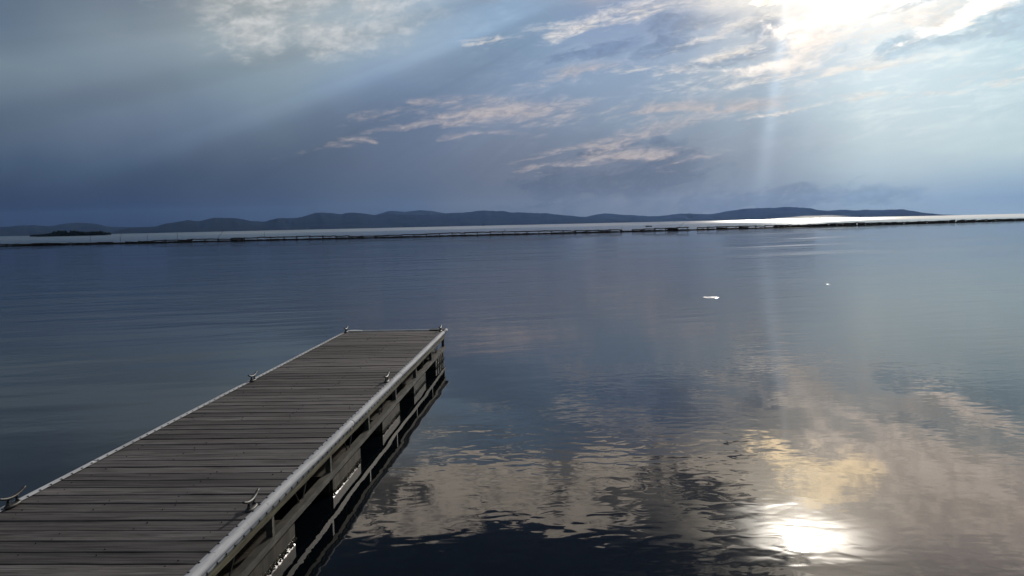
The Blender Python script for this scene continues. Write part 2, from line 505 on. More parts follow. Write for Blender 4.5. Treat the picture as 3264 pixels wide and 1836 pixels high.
def deck_mat():
    m, g, b, out = mat('weathered_wood')
    tc = g.new('ShaderNodeTexCoord')
    oi = g.new('ShaderNodeObjectInfo')
    P = S(g, tc.outputs['Object'])
    r = S(g, oi.outputs['Random'])
    x, y, z = g.sep(P)
    off = r * 97.0
    warp = (g.noise(g.xyz(x * 1.1 + off, y * 5.0, off), 1.0, 2.0) - 0.5) * 0.05
    grain = g.noise(g.xyz(x * 2.4 + off, (y + warp) * 52.0, off), 1.0, 5.0, 0.62, 0.5)
    fine = g.noise(g.xyz(x * 7.0 + off, y * 260.0, off * 0.7), 1.0, 3.0, 0.6)
    broad = g.noise(g.xyz(x * 1.6 + off, y * 9.0, off * 1.3), 1.0, 4.0, 0.6)
    # knots: oval dark spots with rings
    kv = g.voronoi(g.xyz(x * 1.5 + off, (y + off * 0.13) * 5.0, 0.0), 1.0)
    knot = g.remap(kv, 0.10, 0.03)
    c = g.mix(g.remap(grain, 0.30, 0.70), (0.036, 0.029, 0.028), (0.205, 0.187, 0.187))
    c = g.mix(g.remap(broad, 0.35, 0.75) * 0.5, c, (0.062, 0.050, 0.044))
    c = g.mix(g.remap(fine, 0.58, 0.75) * 0.45, c, (0.29, 0.275, 0.265))
    c = g.mix(knot * 0.55, c, (0.04, 0.032, 0.028))
    blot = g.noise(g.xyz(x * 0.9 + off, y * 2.5, off * 2.1), 1.0, 5.0, 0.65)
    c = g.mix(g.remap(blot, 0.52, 0.70) * 0.55, c, (0.20, 0.185, 0.175))
    c = g.mix(g.remap(blot, 0.44, 0.32) * 0.55, c, (0.035, 0.028, 0.027))
    crack = g.remap(grain, 0.33, 0.25)
    c = g.mix(crack * 0.6, c, (0.018, 0.015, 0.014))
    c = g.vmath('SCALE', c, g.remap(r, 0.0, 1.0, 0.42, 1.12, 'LINEAR'))
    g.link(c, b.inputs['Base Color'])
    g.link(g.remap(grain, 0.2, 0.8, 0.62, 0.85), b.inputs['Roughness'])
    b.inputs['Specular IOR Level'].default_value = 0.3
    set_bump(g, b, grain * 0.0036 + fine * 0.0010 - knot * 0.001)
    return m


def simple_mat(name, c1, c2, scale, rough, metal=0.0, bump=0.0, spec=0.5, stretch=(1, 1, 1)):
    m, g, b, out = mat(name)
    tc = g.new('ShaderNodeTexCoord')
    x, y, z = g.sep(S(g, tc.outputs['Object']))
    v = g.xyz(x * stretch[0], y * stretch[1], z * stretch[2])
    n = g.noise(v, scale, 5.0, 0.62)
    g.link(g.mix(g.remap(n, 0.35, 0.68), c1, c2), b.inputs['Base Color'])
    b.inputs['Roughness'].default_value = rough
    b.inputs['Metallic'].default_value = metal
    b.inputs['Specular IOR Level'].default_value = spec
    if bump:
        set_bump(g, b, n * bump)
    return m


M_HARBOUR = water_mat('harbour_water')
M_LAKE = water_mat('open_lake_water', True)
M_HILL = hill_mat()
M_DECK = deck_mat()
M_SCREW = simple_mat('dark_screw', (0.012, 0.012, 0.012), (0.03, 0.028, 0.026), 40.0, 0.5)
M_BEAM = simple_mat('mossy_wood_beam', (0.07, 0.066, 0.036), (0.19, 0.17, 0.11), 7.0, 0.8, 0, 0.003, 0.3, (3, 0.5, 6))
M_ALU = simple_mat('weathered_aluminium', (0.036, 0.034, 0.028), (0.105, 0.098, 0.080), 12.0, 0.6, 0.2, 0.0008, 0.5, (1, 0.3, 1))


def scuffed_vinyl():
    m, g, b, out = mat('scuffed_grey_vinyl')
    tc = g.new('ShaderNodeTexCoord')
    P = S(g, tc.outputs['Object'])
    x, y, z = g.sep(P)
    n1 = g.noise(g.xyz(x * 30.0, y * 2.2, z * 30.0), 1.0, 5.0, 0.65)
    n2 = g.noise(P, 26.0, 4.0, 0.7)
    c = g.mix(g.remap(n1, 0.36, 0.64), (0.46, 0.465, 0.485), (0.63, 0.635, 0.65))
    c = g.mix(g.remap(n2, 0.60, 0.72) * 0.5, c, (0.20, 0.195, 0.18))
    scr = g.noise(g.xyz(x * 14.0, y * 60.0, z * 14.0), 1.0, 2.0, 0.5)
    c = g.mix(g.remap(scr, 0.70, 0.76) * 0.5, c, (0.62, 0.62, 0.62))
    g.link(c, b.inputs['Base Color'])
    b.inputs['Roughness'].default_value = 0.75
    b.inputs['Specular IOR Level'].default_value = 0.15
    set_bump(g, b, n1 * 0.0012 + n2 * 0.0004)
    return m


def float_mat():
    m, g, b, out = mat('grey_float_shell')
    tc = g.new('ShaderNodeTexCoord')
    P = S(g, tc.outputs['Object'])
    x, y, z = g.sep(P)
    n = g.noise(g.xyz(x * 3.0, y * 6.0, z * 1.2), 1.0, 5.0, 0.65)
    drip = g.noise(g.xyz(x * 3.0, y * 38.0, z * 2.0), 1.0, 3.0, 0.6)
    c = g.mix(g.remap(n, 0.35, 0.65), (0.024, 0.020, 0.015), (0.060, 0.050, 0.036))
    c = g.mix(g.remap(drip, 0.55, 0.70) * 0.5, c, (0.14, 0.12, 0.09))
    wet = g.remap(z + (g.noise(g.xyz(0.0, y * 22.0, 0.0), 1.0, 3.0, 0.6) - 0.5) * 0.05, 0.040, 0.022)
    c = g.mix(wet * 0.85, c, (0.016, 0.018, 0.008))
    g.link(c, b.inputs['Base Color'])
    g.link(g.remap(wet, 0.0, 1.0, 0.6, 0.25), b.inputs['Roughness'])
    b.inputs['Specular IOR Level'].default_value = 0.3
    set_bump(g, b, n * 0.002 + drip * 0.0006)
    return m


M_VINYL = scuffed_vinyl()
M_FLOAT = float_mat()
M_SPECKS = simple_mat('waterline_specks', (0.02, 0.018, 0.012), (0.14, 0.11, 0.06), 60.0, 0.6, 0, 0.0, 0.35)
M_GALV = simple_mat('galvanised_iron', (0.018, 0.018, 0.018), (0.05, 0.048, 0.046), 30.0, 0.5, 0.3, 0.0008)
M_DARKWOOD = simple_mat('dark_wet_timber', (0.012, 0.011, 0.010), (0.035, 0.031, 0.027), 1.5, 0.75, 0, 0.02, 0.3)
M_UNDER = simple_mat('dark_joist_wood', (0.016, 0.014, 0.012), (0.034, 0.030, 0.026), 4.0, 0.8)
M_STRIP = simple_mat('pale_edge_strip', (0.55, 0.55, 0.54), (0.66, 0.66, 0.65), 8.0, 0.5)
M_TREE = simple_mat('dark_foliage', (0.010, 0.016, 0.010), (0.028, 0.036, 0.020), 0.2, 0.9, 0, 0.0, 0.0)
M_SHORE = simple_mat('shore_rock', (0.03, 0.03, 0.027), (0.07, 0.066, 0.06), 0.2, 0.9, 0, 0.0, 0.0)
M_BOAT = simple_mat('dark_painted_hull', (0.015, 0.018, 0.022), (0.03, 0.034, 0.04), 3.0, 0.5)
M_CLOTH = simple_mat('dark_clothing', (0.02, 0.02, 0.025), (0.05, 0.05, 0.06), 6.0, 0.9)
M_SKIN = simple_mat('skin', (0.30, 0.19, 0.13), (0.36, 0.23, 0.16), 6.0, 0.6)
M_BUOY = simple_mat('dark_buoy_paint', (0.02, 0.02, 0.022), (0.045, 0.04, 0.04), 5.0, 0.5)
RIDGE_MAIN = (9000, [(-25.25, 44.7), (-23.85, 51.9), (-22.76, 66.5), (-21.77, 103.2), (-20.79, 128.1), (-20.16, 113.9), (-19.19, 148.5), (-18.23, 145.8), (-16.76, 103.5), (-16.26, 95.6), (-15.25, 130.8), (-14.06, 130.4), (-13.32, 157.1), (-12.61, 187.3), (-12.0, 179.1), (-11.32, 160.9), (-10.72, 178.7), (-9.97, 166.6), (-9.15, 144.6), (-8.09, 157.6), (-6.87, 137.4), (-5.35, 135.7), (-3.94, 150.9), (-3.18, 151.7), (-2.02, 170.9), (-1.38, 165.4), (0.33, 139.7), (2.39, 122.5), (3.74, 94.6), (4.92, 73.8), (6.38, 45.5), (8.04, 26.4), (9.7, 10.7)])
RIDGE_MID = (11000, [(-10.6, 114.1), (-9.15, 172.3), (-8.09, 228.2), (-7.11, 216.5), (-5.97, 232.2), (-5.34, 217.7), (-4.63, 186.7), (-3.19, 124.4)])
RIDGE_MID2 = (10000, [(3.23, 37.1), (4.28, 69.7), (4.92, 81.8), (6.34, 120.0), (6.91, 110.4), (7.78, 94.0), (9.18, 71.9), (9.8, 69.3), (10.42, 77.6), (11.38, 95.3), (13.29, 79.9), (14.65, 120.3), (15.54, 137.5), (16.77, 138.8), (17.29, 134.6), (17.9, 145.6), (18.42, 137.9), (18.93, 131.9), (19.36, 122.9), (19.87, 99.7), (20.47, 86.5), (21.3, 92.9), (22.21, 81.8), (23.82, 80.9), (24.77, 79.6), (25.4, 56.6), (26.17, 29.9), (27.05, 9.5), (28.22, -2.1)])
RIDGE_LEFT = (11500, [(-38.14, 98.8), (-35.42, 131.8), (-32.82, 107.5), (-30.99, 114.5), (-29.43, 130.4), (-28.43, 115.3), (-27.69, 142.3), (-26.97, 154.7), (-26.11, 136.4), (-25.24, 94.8), (-23.9, 81.5), (-22.6, 79.8), (-21.5, 98.8), (-20.03, 68.9), (-18.53, 18.2)])
RIDGE_BACK = (13000, [(-40.66, 123.6), (-33.97, 205.9), (-30.97, 170.1), (-29.07, 204.0), (-26.08, 201.1), (-23.99, 227.8), (-21.56, 254.1), (-20.0, 221.3), (-17.97, 235.9), (-16.75, 221.9), (-15.01, 177.8), (-13.04, 75.8)])


def noise1(seed):
    rnd = random.Random(seed)
    t = [rnd.uniform(-1, 1) for _ in range(512)]

    def f(x):
        i = math.floor(x)
        k = x - i
        k = k * k * (3 - 2 * k)
        return t[i % 512] * (1 - k) + t[(i + 1) % 512] * k
    return f


def noise2(seed):
    rnd = random.Random(seed)
    t = [[rnd.uniform(-1, 1) for _ in range(64)] for _ in range(64)]

    def f(x, y):
        i, j = math.floor(x), math.floor(y)
        a, b = x - i, y - j
        a, b = a * a * (3 - 2 * a), b * b * (3 - 2 * b)
        i0, i1, j0, j1 = i % 64, (i + 1) % 64, j % 64, (j + 1) % 64
        return (t[i0][j0] * (1 - a) + t[i1][j0] * a) * (1 - b) + (t[i0][j1] * (1 - a) + t[i1][j1] * a) * b
    return f


# ---------------------------------------------------------------- water
BW = [(-400.0, 175.0), (-250.0, 167.0), (-98.0, 162.0), (-62.0, 163.2), (-32.0, 164.6), (0.0, 168.0), (38.0, 178.0), (76.0, 194.0), (145.0, 238.0), (230.0, 300.0), (420.0, 445.0)]
bm = bmesh.new()
near = [bm.verts.new((x, -260.0, 0.0)) for x, y in BW]
line = [bm.verts.new((x, y, 0.0)) for x, y in BW]
for i in range(len(BW) - 1):
    bm.faces.new((near[i], near[i + 1], line[i + 1], line[i]))
o = mobj('water', bm, M_HARBOUR)
o['kind'] = 'structure'
o['label'] = 'calm dark harbour water mirroring the cloudy sky'

R_LAKE = 14500.0
bm = bmesh.new()
line = [bm.verts.new((x, y, 0.0)) for x, y in BW]
n = len(BW)
arc = []
for i, (x, y) in enumerate(BW):
    a = rad(-88 + 176 * i / (n - 1))
    arc.append(bm.verts.new((R_LAKE * math.sin(a), max(R_LAKE * math.cos(a), 500.0), 0.0)))
for i in range(n - 1):
    bm.faces.new((line[i], line[i + 1], arc[i + 1], arc[i]))
o = mobj('lake', bm, M_LAKE)
o['kind'] = 'structure'
o['label'] = 'pale wind-ruffled open lake beyond the breakwater'


# ---------------------------------------------------------------- hills on the far shore
def lerp_list(pts, a):
    if a <= pts[0][0]:
        return pts[0][1]
    for (a0, h0), (a1, h1) in zip(pts, pts[1:]):
        if a <= a1:
            k = (a - a0) / (a1 - a0)
            k2 = k * k * (3 - 2 * k) * 0.5 + k * 0.5
            return h0 + (h1 - h0) * k2
    return pts[-1][1]


def hill(name, label, D, pts, depth, seed):
    f1, f2 = noise2(seed), noise2(seed + 50)
    a0, a1 = pts[0][0], pts[-1][0]
    step = 0.06
    na = int((a1 - a0) / step)
    vs_ = [-1.0, -0.97, -0.9, -0.8, -0.68, -0.55, -0.42, -0.28, -0.14, 0.0, 0.2, 0.5, 1.0]
    bm = bmesh.new()
    rows = []
    for j, v in enumerate(vs_):
        row = []
        for i in range(na + 1):
            a = a0 + (a1 - a0) * i / na
            h = max(lerp_list(pts, a), 0.0) * 0.94
            end = min(1.0, (a - a0) / 0.8, (a1 - a) / 0.8)
            h *= max(end, 0.0) ** 0.5
            h += (f1(a * 5.0, 0.3) * 2.2 + f1(a * 13.0, 7.7) * 1.2) * min(1.0, h / 30.0)
            # spurs and gullies run down the face
            k = abs(v)
            prof = (1 - k) ** 1.15 if v < 0 else (1 - k * k)
            spur = 1.0 + 0.25 * k * (1 - k) * 4 * (f2(a * 2.2 + v * 1.5, v * 2.0 + 4.0))
            hh = h * prof * spur
            r = D + v * depth + f1(a * 1.3, 20.5) * depth * 0.12 * (1 - k)
            r = D + v * depth if v in (-1.0, 1.0) else r
            if v < -0.9:
                r = D + v * depth + f1(a * 2.1, 33.0) * depth * 0.10
            row.append(bm.verts.new((r * math.sin(rad(a)), r * math.cos(rad(a)), hh - (3.0 if v in (-1.0, 1.0) else 0.0))))
        rows.append(row)
    for ra, rb in zip(rows, rows[1:]):
        for i in range(na):
            bm.faces.new((ra[i], ra[i + 1], rb[i + 1], rb[i]))
    o = mobj(name, bm, M_HILL, smooth=True)
    o['kind'] = 'structure'
    o['label'] = label


hill('hill', 'long wooded blue-grey ridge in the middle of the far shore', RIDGE_MAIN[0], RIDGE_MAIN[1], 1500, 3)
hill('hill', 'rounded double summit rising just behind the middle ridge', RIDGE_MID[0], RIDGE_MID[1], 1200, 5)
hill('hill', 'rightmost hill range with the highest rounded tops under the sun', RIDGE_MID2[0], RIDGE_MID2[1], 1500, 8)
hill('hill', 'low dim hills behind the small island at the left', RIDGE_LEFT[0], RIDGE_LEFT[1], 1100, 11)

# ---------------------------------------------------------------- wooded island
rnd = random.Random(21)
IX, IY = -595.0, 1150.0
fi = noise2(77)
bm = bmesh.new()
IL, IW = 94.0, 36.0
rows = []
for j in range(7):
    k = j / 6
    ring = []
    for i in range(48):
        t = 2 * math.pi * i / 48
        w = 1 - k ** 1.6
        rr = (1 + 0.08 * fi(math.cos(t) * 2.0 + 9, math.sin(t) * 2 + 5)) * w
        ring.append(bm.verts.new((math.cos(t) * IL * rr, math.sin(t) * IW * rr, -0.6 + 4.0 * k)))
    rows.append(ring)
for ra, rb in zip(rows, rows[1:]):
    for i in range(48):
        if rb is rows[-1] and i > 0 and False:
            pass
        bm.faces.new((ra[i], ra[(i + 1) % 48], rb[(i + 1) % 48], rb[i]))
bmesh.ops.remove_doubles(bm, verts=bm.verts, dist=0.001)
isl = mobj('island', bm, M_SHORE, smooth=True)
isl.location = (IX, IY, 0)
isl.rotation_euler = (0, 0, rad(27))
isl.scale = (0.55, 0.55, 0.72)
isl['kind'] = 'structure'
isl['label'] = 'low rocky shore of the small island at the left'
bm = bmesh.new()
for q in range(420):
    while True:
        px, py = rnd.uniform(-0.93, 0.93), rnd.uniform(-0.9, 0.9)
        if px * px + py * py < 0.86:
            break
    edge = 1 - (px * px + py * py) * 0.55
    hgt = (9.5 + 1.8 * rnd.random()) * edge * (0.8 + 0.25 * fi(px * 3.0 + 20, py * 2 + 3))
    if px < -0.45:
        hgt *= 0.72
    cx, cy_ = px * IL, py * IW
    wdt = rnd.uniform(3.6, 5.6)
    base = 2.0 * edge
    for s in range(3):
        z0 = base + hgt * s / 3.4
        z1 = base + hgt * (s + 1.5) / 3.4
        wr = wdt * (1.05 - 0.26 * s)
        top = bm.verts.new((cx + rnd.uniform(-.6, .6), cy_ + rnd.uniform(-.6, .6), min(z1, base + hgt)))
        ring = [bm.verts.new((cx + math.cos(2 * math.pi * i / 7) * wr * rnd.uniform(.75, 1.2), cy_ + math.sin(2 * math.pi * i / 7) * wr * rnd.uniform(.75, 1.2), z0 + rnd.uniform(-.5, .5))) for i in range(7)]
        for i in range(7):
            bm.faces.new((ring[i], ring[(i + 1) % 7], top))
o = mobj('woods', bm, M_TREE)
o.location = isl.location
o.rotation_euler = isl.rotation_euler
o.scale = isl.scale
o['kind'] = 'stuff'
o['label'] = 'dark tree cover on the small island at the left'

# ---------------------------------------------------------------- breakwater: broken line of logs, posts and rails
bwt = thing('breakwater', 'long dark broken timber breakwater of logs and rails across the lake', 'breakwater', (0, 165, 0))


def bw_at(s):
    for (x0, y0), (x1, y1) in zip(BW[1:], BW[2:]):
        L = math.hypot(x1 - x0, y1 - y0)
        if s <= L:
            return Vector((x0 + (x1 - x0) * s / L, y0 + (y1 - y0) * s / L, 0.0)), math.atan2(y1 - y0, x1 - x0)
        s -= L
    return None, None


def log_mesh(name, L, r, seed, n=7, segs=4):
    rr = random.Random(seed)
    bm = bmesh.new()
    pts, ra = [], []
    for i in range(segs + 1):
        pts.append((-L / 2 + L * i / segs, rr.uniform(-.06, .06), rr.uniform(-.05, .05)))
        q = r * rr.uniform(0.82, 1.15)
        ra.append((q, q * rr.uniform(.85, 1.1)))
    tube(bm, pts, ra, n)
    me = bpy.data.meshes.new(name)
    bm.normal_update()
    bm.to_mesh(me)
    bm.free()
    me.materials.append(M_DARKWOOD)
    return me


base_m = [log_mesh('base_log', 2.75, 0.20, 100 + i) for i in range(4)]
rail_m = [log_mesh('rail', 2.8, 0.11, 120 + i) for i in range(4)]
post_m = [log_mesh('post', 1.5, 0.10, 140 + i, 7, 3) for i in range(3)]
fill_m = [log_mesh('fill_log', 2.4, 0.14, 160 + i, 7, 4) for i in range(3)]
rnd = random.Random(5)
s = 100.0
cells = []
while True:
    p, a = bw_at(s)
    if p is None or p.x > 175:
        break
    cells.append((p, a))
    s += 2.5
hn = noise1(31)
for i, (p, a) in enumerate(cells):
    q = p - Vector((0, 165, 0))
    high = 0.52 + 0.12 * hn(i * 0.16) + 0.05 * hn(i * .9)
    solid = max(0.0, min(1.0, (p.x - 42.0) / 25.0))
    if p.x < -70:
        high -= 0.12
    o = link('base_log', rnd.choice(base_m), bwt)
    o.location = q + Vector((0, rnd.uniform(-.1, .1), 0.05 + rnd.uniform(-.02, .03)))
    o.rotation_euler = (rnd.uniform(0, 6), rnd.uniform(-.015, .015), a + rnd.uniform(-.03, .03))
    if rnd.random() < 0.90:
        o = link('rail', rnd.choice(rail_m), bwt)
        o.location = q + Vector((0, rnd.uniform(-.05, .05), high + rnd.uniform(-.06, .05)))
        o.rotation_euler = (rnd.uniform(0, 6), rnd.uniform(-.035, .035), a)
    o = link('post', rnd.choice(post_m), bwt)
    o.location = q + Vector((-1.25, 0, high - 0.70 + rnd.uniform(-.02, .05)))
    o.rotation_euler = (0, math.pi / 2 + rnd.uniform(-.12, .12), rnd.uniform(-.2, .2))
    if rnd.random() < solid * 0.95 + 0.10:
        for zz in ((0.30,) if solid < .5 else (0.26, 0.45)):
            o = link('fill_log', rnd.choice(fill_m), bwt)
            o.location = q + Vector((rnd.uniform(-.4, .4), rnd.uniform(-.12, .12), zz + rnd.uniform(-.04, .04)))
            o.rotation_euler = (rnd.uniform(0, 6), rnd.uniform(-.07, .07), a + rnd.uniform(-.05, .05))
pole_m = bpy.data.meshes.new('pole')
bm = bmesh.new()
tube(bm, [(0, 0, -0.4), (0.02, 0, 0.5), (0.10, 0, 1.25), (0.13, 0, 1.55)], [0.034, 0.030, 0.026, 0.018], 6)
bm.to_mesh(pole_m)
bm.free()
pole_m.materials.append(M_DARKWOOD)
# x along the line, height, lean
for x, hgt, lean in ((38.2 - 3.4, 1.25, 0.75), (-56.6, 1.55, 0.6), (-80.6, 0.95, 0.05), (-74.9, 1.0, 0.08), (-69.8, 0.8, 0.0), (-64.0, 0.95, -0.1), (-47.5, 0.85, -0.1), (22.5, 0.55, 0.4), (100.0, .8, .9)):
    for (x0, y0), (x1, y1) in zip(BW, BW[1:]):
        if x0 <= x <= x1:
            y = y0 + (y1 - y0) * (x - x0) / (x1 - x0)
    o = link('pole', pole_m, bwt)
    o.location = (x, y - 165, 0.35)
    o.scale = (1, 1, hgt)
    o.rotation_euler = (0, lean, 0)

# ---------------------------------------------------------------- buoy, boat and its crew
b = thing('buoy', 'small dark buoy floating on the pale lake beyond the breakwater', 'buoy', (-1.91, 287.7, 0))
bm = bmesh.new()
tube(bm, [(0, 0, -0.25), (0, 0, -0.1), (0, 0, 0.02), (0, 0, 0.22), (0, 0, 0.34)], [0.12, 0.20, 0.23, 0.22, 0.12], 14)
mobj('float_body', bm, M_BUOY, b, True)
bm = bmesh.new()
tube(bm, [(0, 0, 0.34), (0, 0, 0.46), (0, 0, 0.50)], [0.10, 0.085, 0.05], 12)
mobj('top_cap', bm, M_BUOY, b, True)

BX, BY = 53.5, 329.0
bt = thing('rowing_boat', 'tiny dark open boat with two people out on the lake', 'boat', (BX, BY, 0), rad(4))
bm = bmesh.new()
secs = []
L = 2.5
for i in range(13):
    t = -1 + 2 * i / 12
    wv = 0.55 * (1 - abs(t) ** 2.6) + 0.04 + (0.18 if t > 0.9 else 0)
    zt = 0.30 + (0.22 * max(0, -t) ** 2) + 0.04 * max(0, t) ** 2
    xs = t * L / 2
    outer = [(xs, -wv, zt), (xs, -wv * 0.9, 0.06), (xs, -wv * 0.45, -0.10), (xs, 0, -0.14), (xs, wv * 0.45, -0.10), (xs, wv * 0.9, 0.06), (xs, wv, zt)]
    inner = [(xs, wv - 0.03, zt), (xs, wv * 0.82, 0.08), (xs, 0, -0.06), (xs, -wv * 0.82, 0.08), (xs, -wv + 0.03, zt)]
    secs.append([bm.verts.new(p) for p in outer + inner])
for a_, b_ in zip(secs, secs[1:]):
    nn = len(a_)
    for k in range(nn):
        bm.faces.new((a_[k], b_[k], b_[(k + 1) % nn], a_[(k + 1) % nn]))
bm.faces.new(secs[0])
bm.faces.new(list(reversed(secs[-1])))
mobj('hull', bm, M_BOAT, bt, False)
for xx in (-0.45, 0.55):
    bm = bmesh.new()
    box(bm, xx - 0.12, xx + 0.12, -0.47, 0.47, 0.19, 0.22)
    mobj('thwart', bm, M_BOAT, bt)


def person(label, loc, rz, scale, group):
    """seated figure: one skinned body, hair and jacket as children"""
    sk = {
        'pelvis': ((0, 0, 0.08), .13), 'waist': ((-.01, 0, .25), .125), 'chest': ((0.02, 0, .44), .15), 'neck': ((0.05, 0, .60), .055), 'jaw': ((0.07, 0, .68), .075), 'head': ((0.07, 0, .77), .095), 'top': ((.06, 0, .85), .07), 'nose': ((0.165, 0, .755), .02),
        'shl': ((.02, .17, .53), .07), 'ell': ((.10, .24, .29), .05), 'wrl': ((.30, .17, .24), .035), 'hal': ((.37, .15, .24), .035),
        'shr': ((.02, -.17, .53), .07), 'elr': ((.10, -.24, .29), .05), 'wrr': ((.30, -.17, .24), .035), 'har': ((.37, -.15, .24), .035),
        'hil': ((.03, .10, .05), .10), 'knl': ((.42, .13, .10), .07), 'anl': ((.50, .13, -.18), .045), 'tol': ((.62, .14, -.22), .04),
        'hir': ((.03, -.10, .05), .10), 'knr': ((.42, -.13, .10), .07), 'anr': ((.50, -.13, -.18), .045), 'tor': ((.62, -.14, -.22), .04)}
    for sd, y in (('l', 1), ('r', -1)):
        for q, (dx, dy) in enumerate(((.46, -.035), (.475, -.012), (.47, .012), (.45, .033))):
            sk['fi%s%d' % (sd, q)] = ((dx, y * (.15 + dy), .225), .010)
        sk['th%s' % sd] = ((.40, y * .105, .245), .012)
    ed = [('pelvis', 'waist'), ('waist', 'chest'), ('chest', 'neck'), ('neck', 'jaw'), ('jaw', 'head'), ('head', 'top'), ('head', 'nose')]
    for q in 'lr':
        ed += [('chest', 'sh' + q), ('sh' + q, 'el' + q), ('el' + q, 'wr' + q), ('wr' + q, 'ha' + q), ('pelvis', 'hi' + q), ('hi' + q, 'kn' + q), ('kn' + q, 'an' + q), ('an' + q, 'to' + q), ('ha' + q, 'th' + q)]
        ed += [('ha' + q, 'fi%s%d' % (q, j)) for j in range(4)]
    ks = list(sk)
    me = bpy.data.meshes.new('person')
    me.from_pydata([sk[k][0] for k in ks], [(ks.index(a_), ks.index(b_)) for a_, b_ in ed], [])
    me.materials.append(M_CLOTH)
    o = bpy.data.objects.new('person', me)
    COL.objects.link(o)
    md = o.modifiers.new('skin', 'SKIN')
    for i, k in enumerate(ks):
        sv = me.skin_vertices[0].data[i]
        sv.radius = (sk[k][1], sk[k][1])
        sv.use_root = (k == 'pelvis')
    md.use_smooth_shade = True
    sb = o.modifiers.new('sub', 'SUBSURF')
    sb.levels = sb.render_levels = 1
    o.location = loc
    o.rotation_euler = (0, 0, rz)
    o.scale = (scale,) * 3
    o['label'] = label
    o['category'] = 'person'
    o['group'] = group
    bm = bmesh.new()
    bmesh.ops.create_uvsphere(bm, u_segments=10, v_segments=7, radius=0.105)
    for v in bm.verts:
        v.co = Vector((v.co.x + 0.055, v.co.y, v.co.z * .8 + .82))
    mobj('hair', bm, M_CLOTH, o, True)
    return o


person('upright person in dark clothes sitting near the bow of the small boat', (BX - 0.30, BY - 0.02, 0.16), rad(4), 0.82, 'people in the small boat')
person('smaller hunched person sitting at the stern of the small boat', (BX + 0.60, BY + 0.03, 0.13), rad(184), 0.62, 'people in the small boat')

# ---------------------------------------------------------------- floating dock
A = rad(2.95)
DZ = 0.40
HW = 0.740
LEN = 11.6
ddir = Vector((math.sin(A), math.cos(A), 0))
nrm = Vector((math.cos(A), -math.sin(A), 0))
ORG = Vector((-1.045, 12.45, 0)) - nrm * (0.745 - 0.027)
dock = thing('floating_dock', 'long floating dock of weathered grey planks with pale bumper edges', 'dock', ORG, -A)
rnd = random.Random(12)


def plank_mesh(seed):
    rr = random.Random(seed)
    bm = bmesh.new()
    segs = 7
    W, T = 0.0695, 0.032
    rings = []
    bow = rr.uniform(-.003, .003)
    cup = rr.uniform(0.0, .0018)
    for i in range(segs + 1):
        x = -HW + 2 * HW * i / segs
        b_ = bow * (1 - (x / HW) ** 2)
        w0 = W + rr.uniform(-.0022, .0012)
        w1 = W + rr.uniform(-.0022, .0012)
        dz = rr.uniform(-.0012, .0012)
        rings.append([bm.verts.new((x, y + b_, z + dz)) for y, z in ((-w0, -T), (-w0, -.005), (-w0 + .005, 0.0), (0, -cup), (w1 - .005, 0.0), (w1, -.005), (w1, -T))])
    for a_, b_ in zip(rings, rings[1:]):
        for k in range(7):
            bm.faces.new((a_[k], b_[k], b_[(k + 1) % 7], a_[(k + 1) % 7]))
    bm.faces.new(rings[0])
    bm.faces.new(list(reversed(rings[-1])))
    me = bpy.data.meshes.new('plank')
    bm.normal_update()
    bm.to_mesh(me)
    bm.free()
    me.materials.append(M_DECK)
    return me


planks = [plank_mesh(300 + i) for i in range(12)]
pitch = 0.1462
npl = int(LEN / pitch)
nails = bmesh.new()
for i in range(npl):
    o = link('plank', planks[rnd.randrange(12)], dock)
    yy = -0.075 - i * pitch + rnd.uniform(-.002, .002)
    o.location = (0, yy + rnd.uniform(-.0022, .0022), DZ + rnd.uniform(-.0025, .002))
    o.rotation_euler = (rnd.uniform(-.012, .012), rnd.uniform(-.0012, .0012), rnd.uniform(-.0016, .0016) + (math.pi if rnd.random() < .5 else 0))
    o.scale = (1, rnd.uniform(.955, 1.012), 1)
    for xx in (-0.60, -0.2, 0.2, 0.60):
        for e in (-0.04, 0.04):
            if rnd.random() < .5:
                cx, cy_ = xx + rnd.uniform(-.03, .03), yy + e + rnd.uniform(-.01, .01)
                r_ = rnd.uniform(.0025, .0045)
                ring = [nails.verts.new((cx + math.cos(k * math.pi / 3) * r_, cy_ + math.sin(k * math.pi / 3) * r_, DZ + .0035)) for k in range(6)]
                top = nails.verts.new((cx, cy_, DZ + .0048))
                low = [nails.verts.new((v.co.x, v.co.y, DZ - .006)) for v in ring]
                for k in range(6):
                    nails.faces.new((ring[k], ring[(k + 1) % 6], top))
                    nails.faces.new((low[k], low[(k + 1) % 6], ring[(k + 1) % 6], ring[k]))
o = mobj('nails', nails, M_SCREW, dock)
o['kind'] = 'stuff'

# vinyl bumpers: hollow D section with two screw flanges
PROF = [(-.022, .0045), (-.022, .0070), (-.013, .0070), (-.007, .0080), (-.001, .0100), (.008, .0105), (.017, .0080), (.025, .0030), (.031, -.0045), (.0335, -.0130), (.0325, -.0215), (.0285, -.0285), (.0225, -.0330), (.0185, -.0360), (.0175, -.0380), (.0175, -.0530), (.0145, -.0530), (.0145, -.036), (.003, .003)]


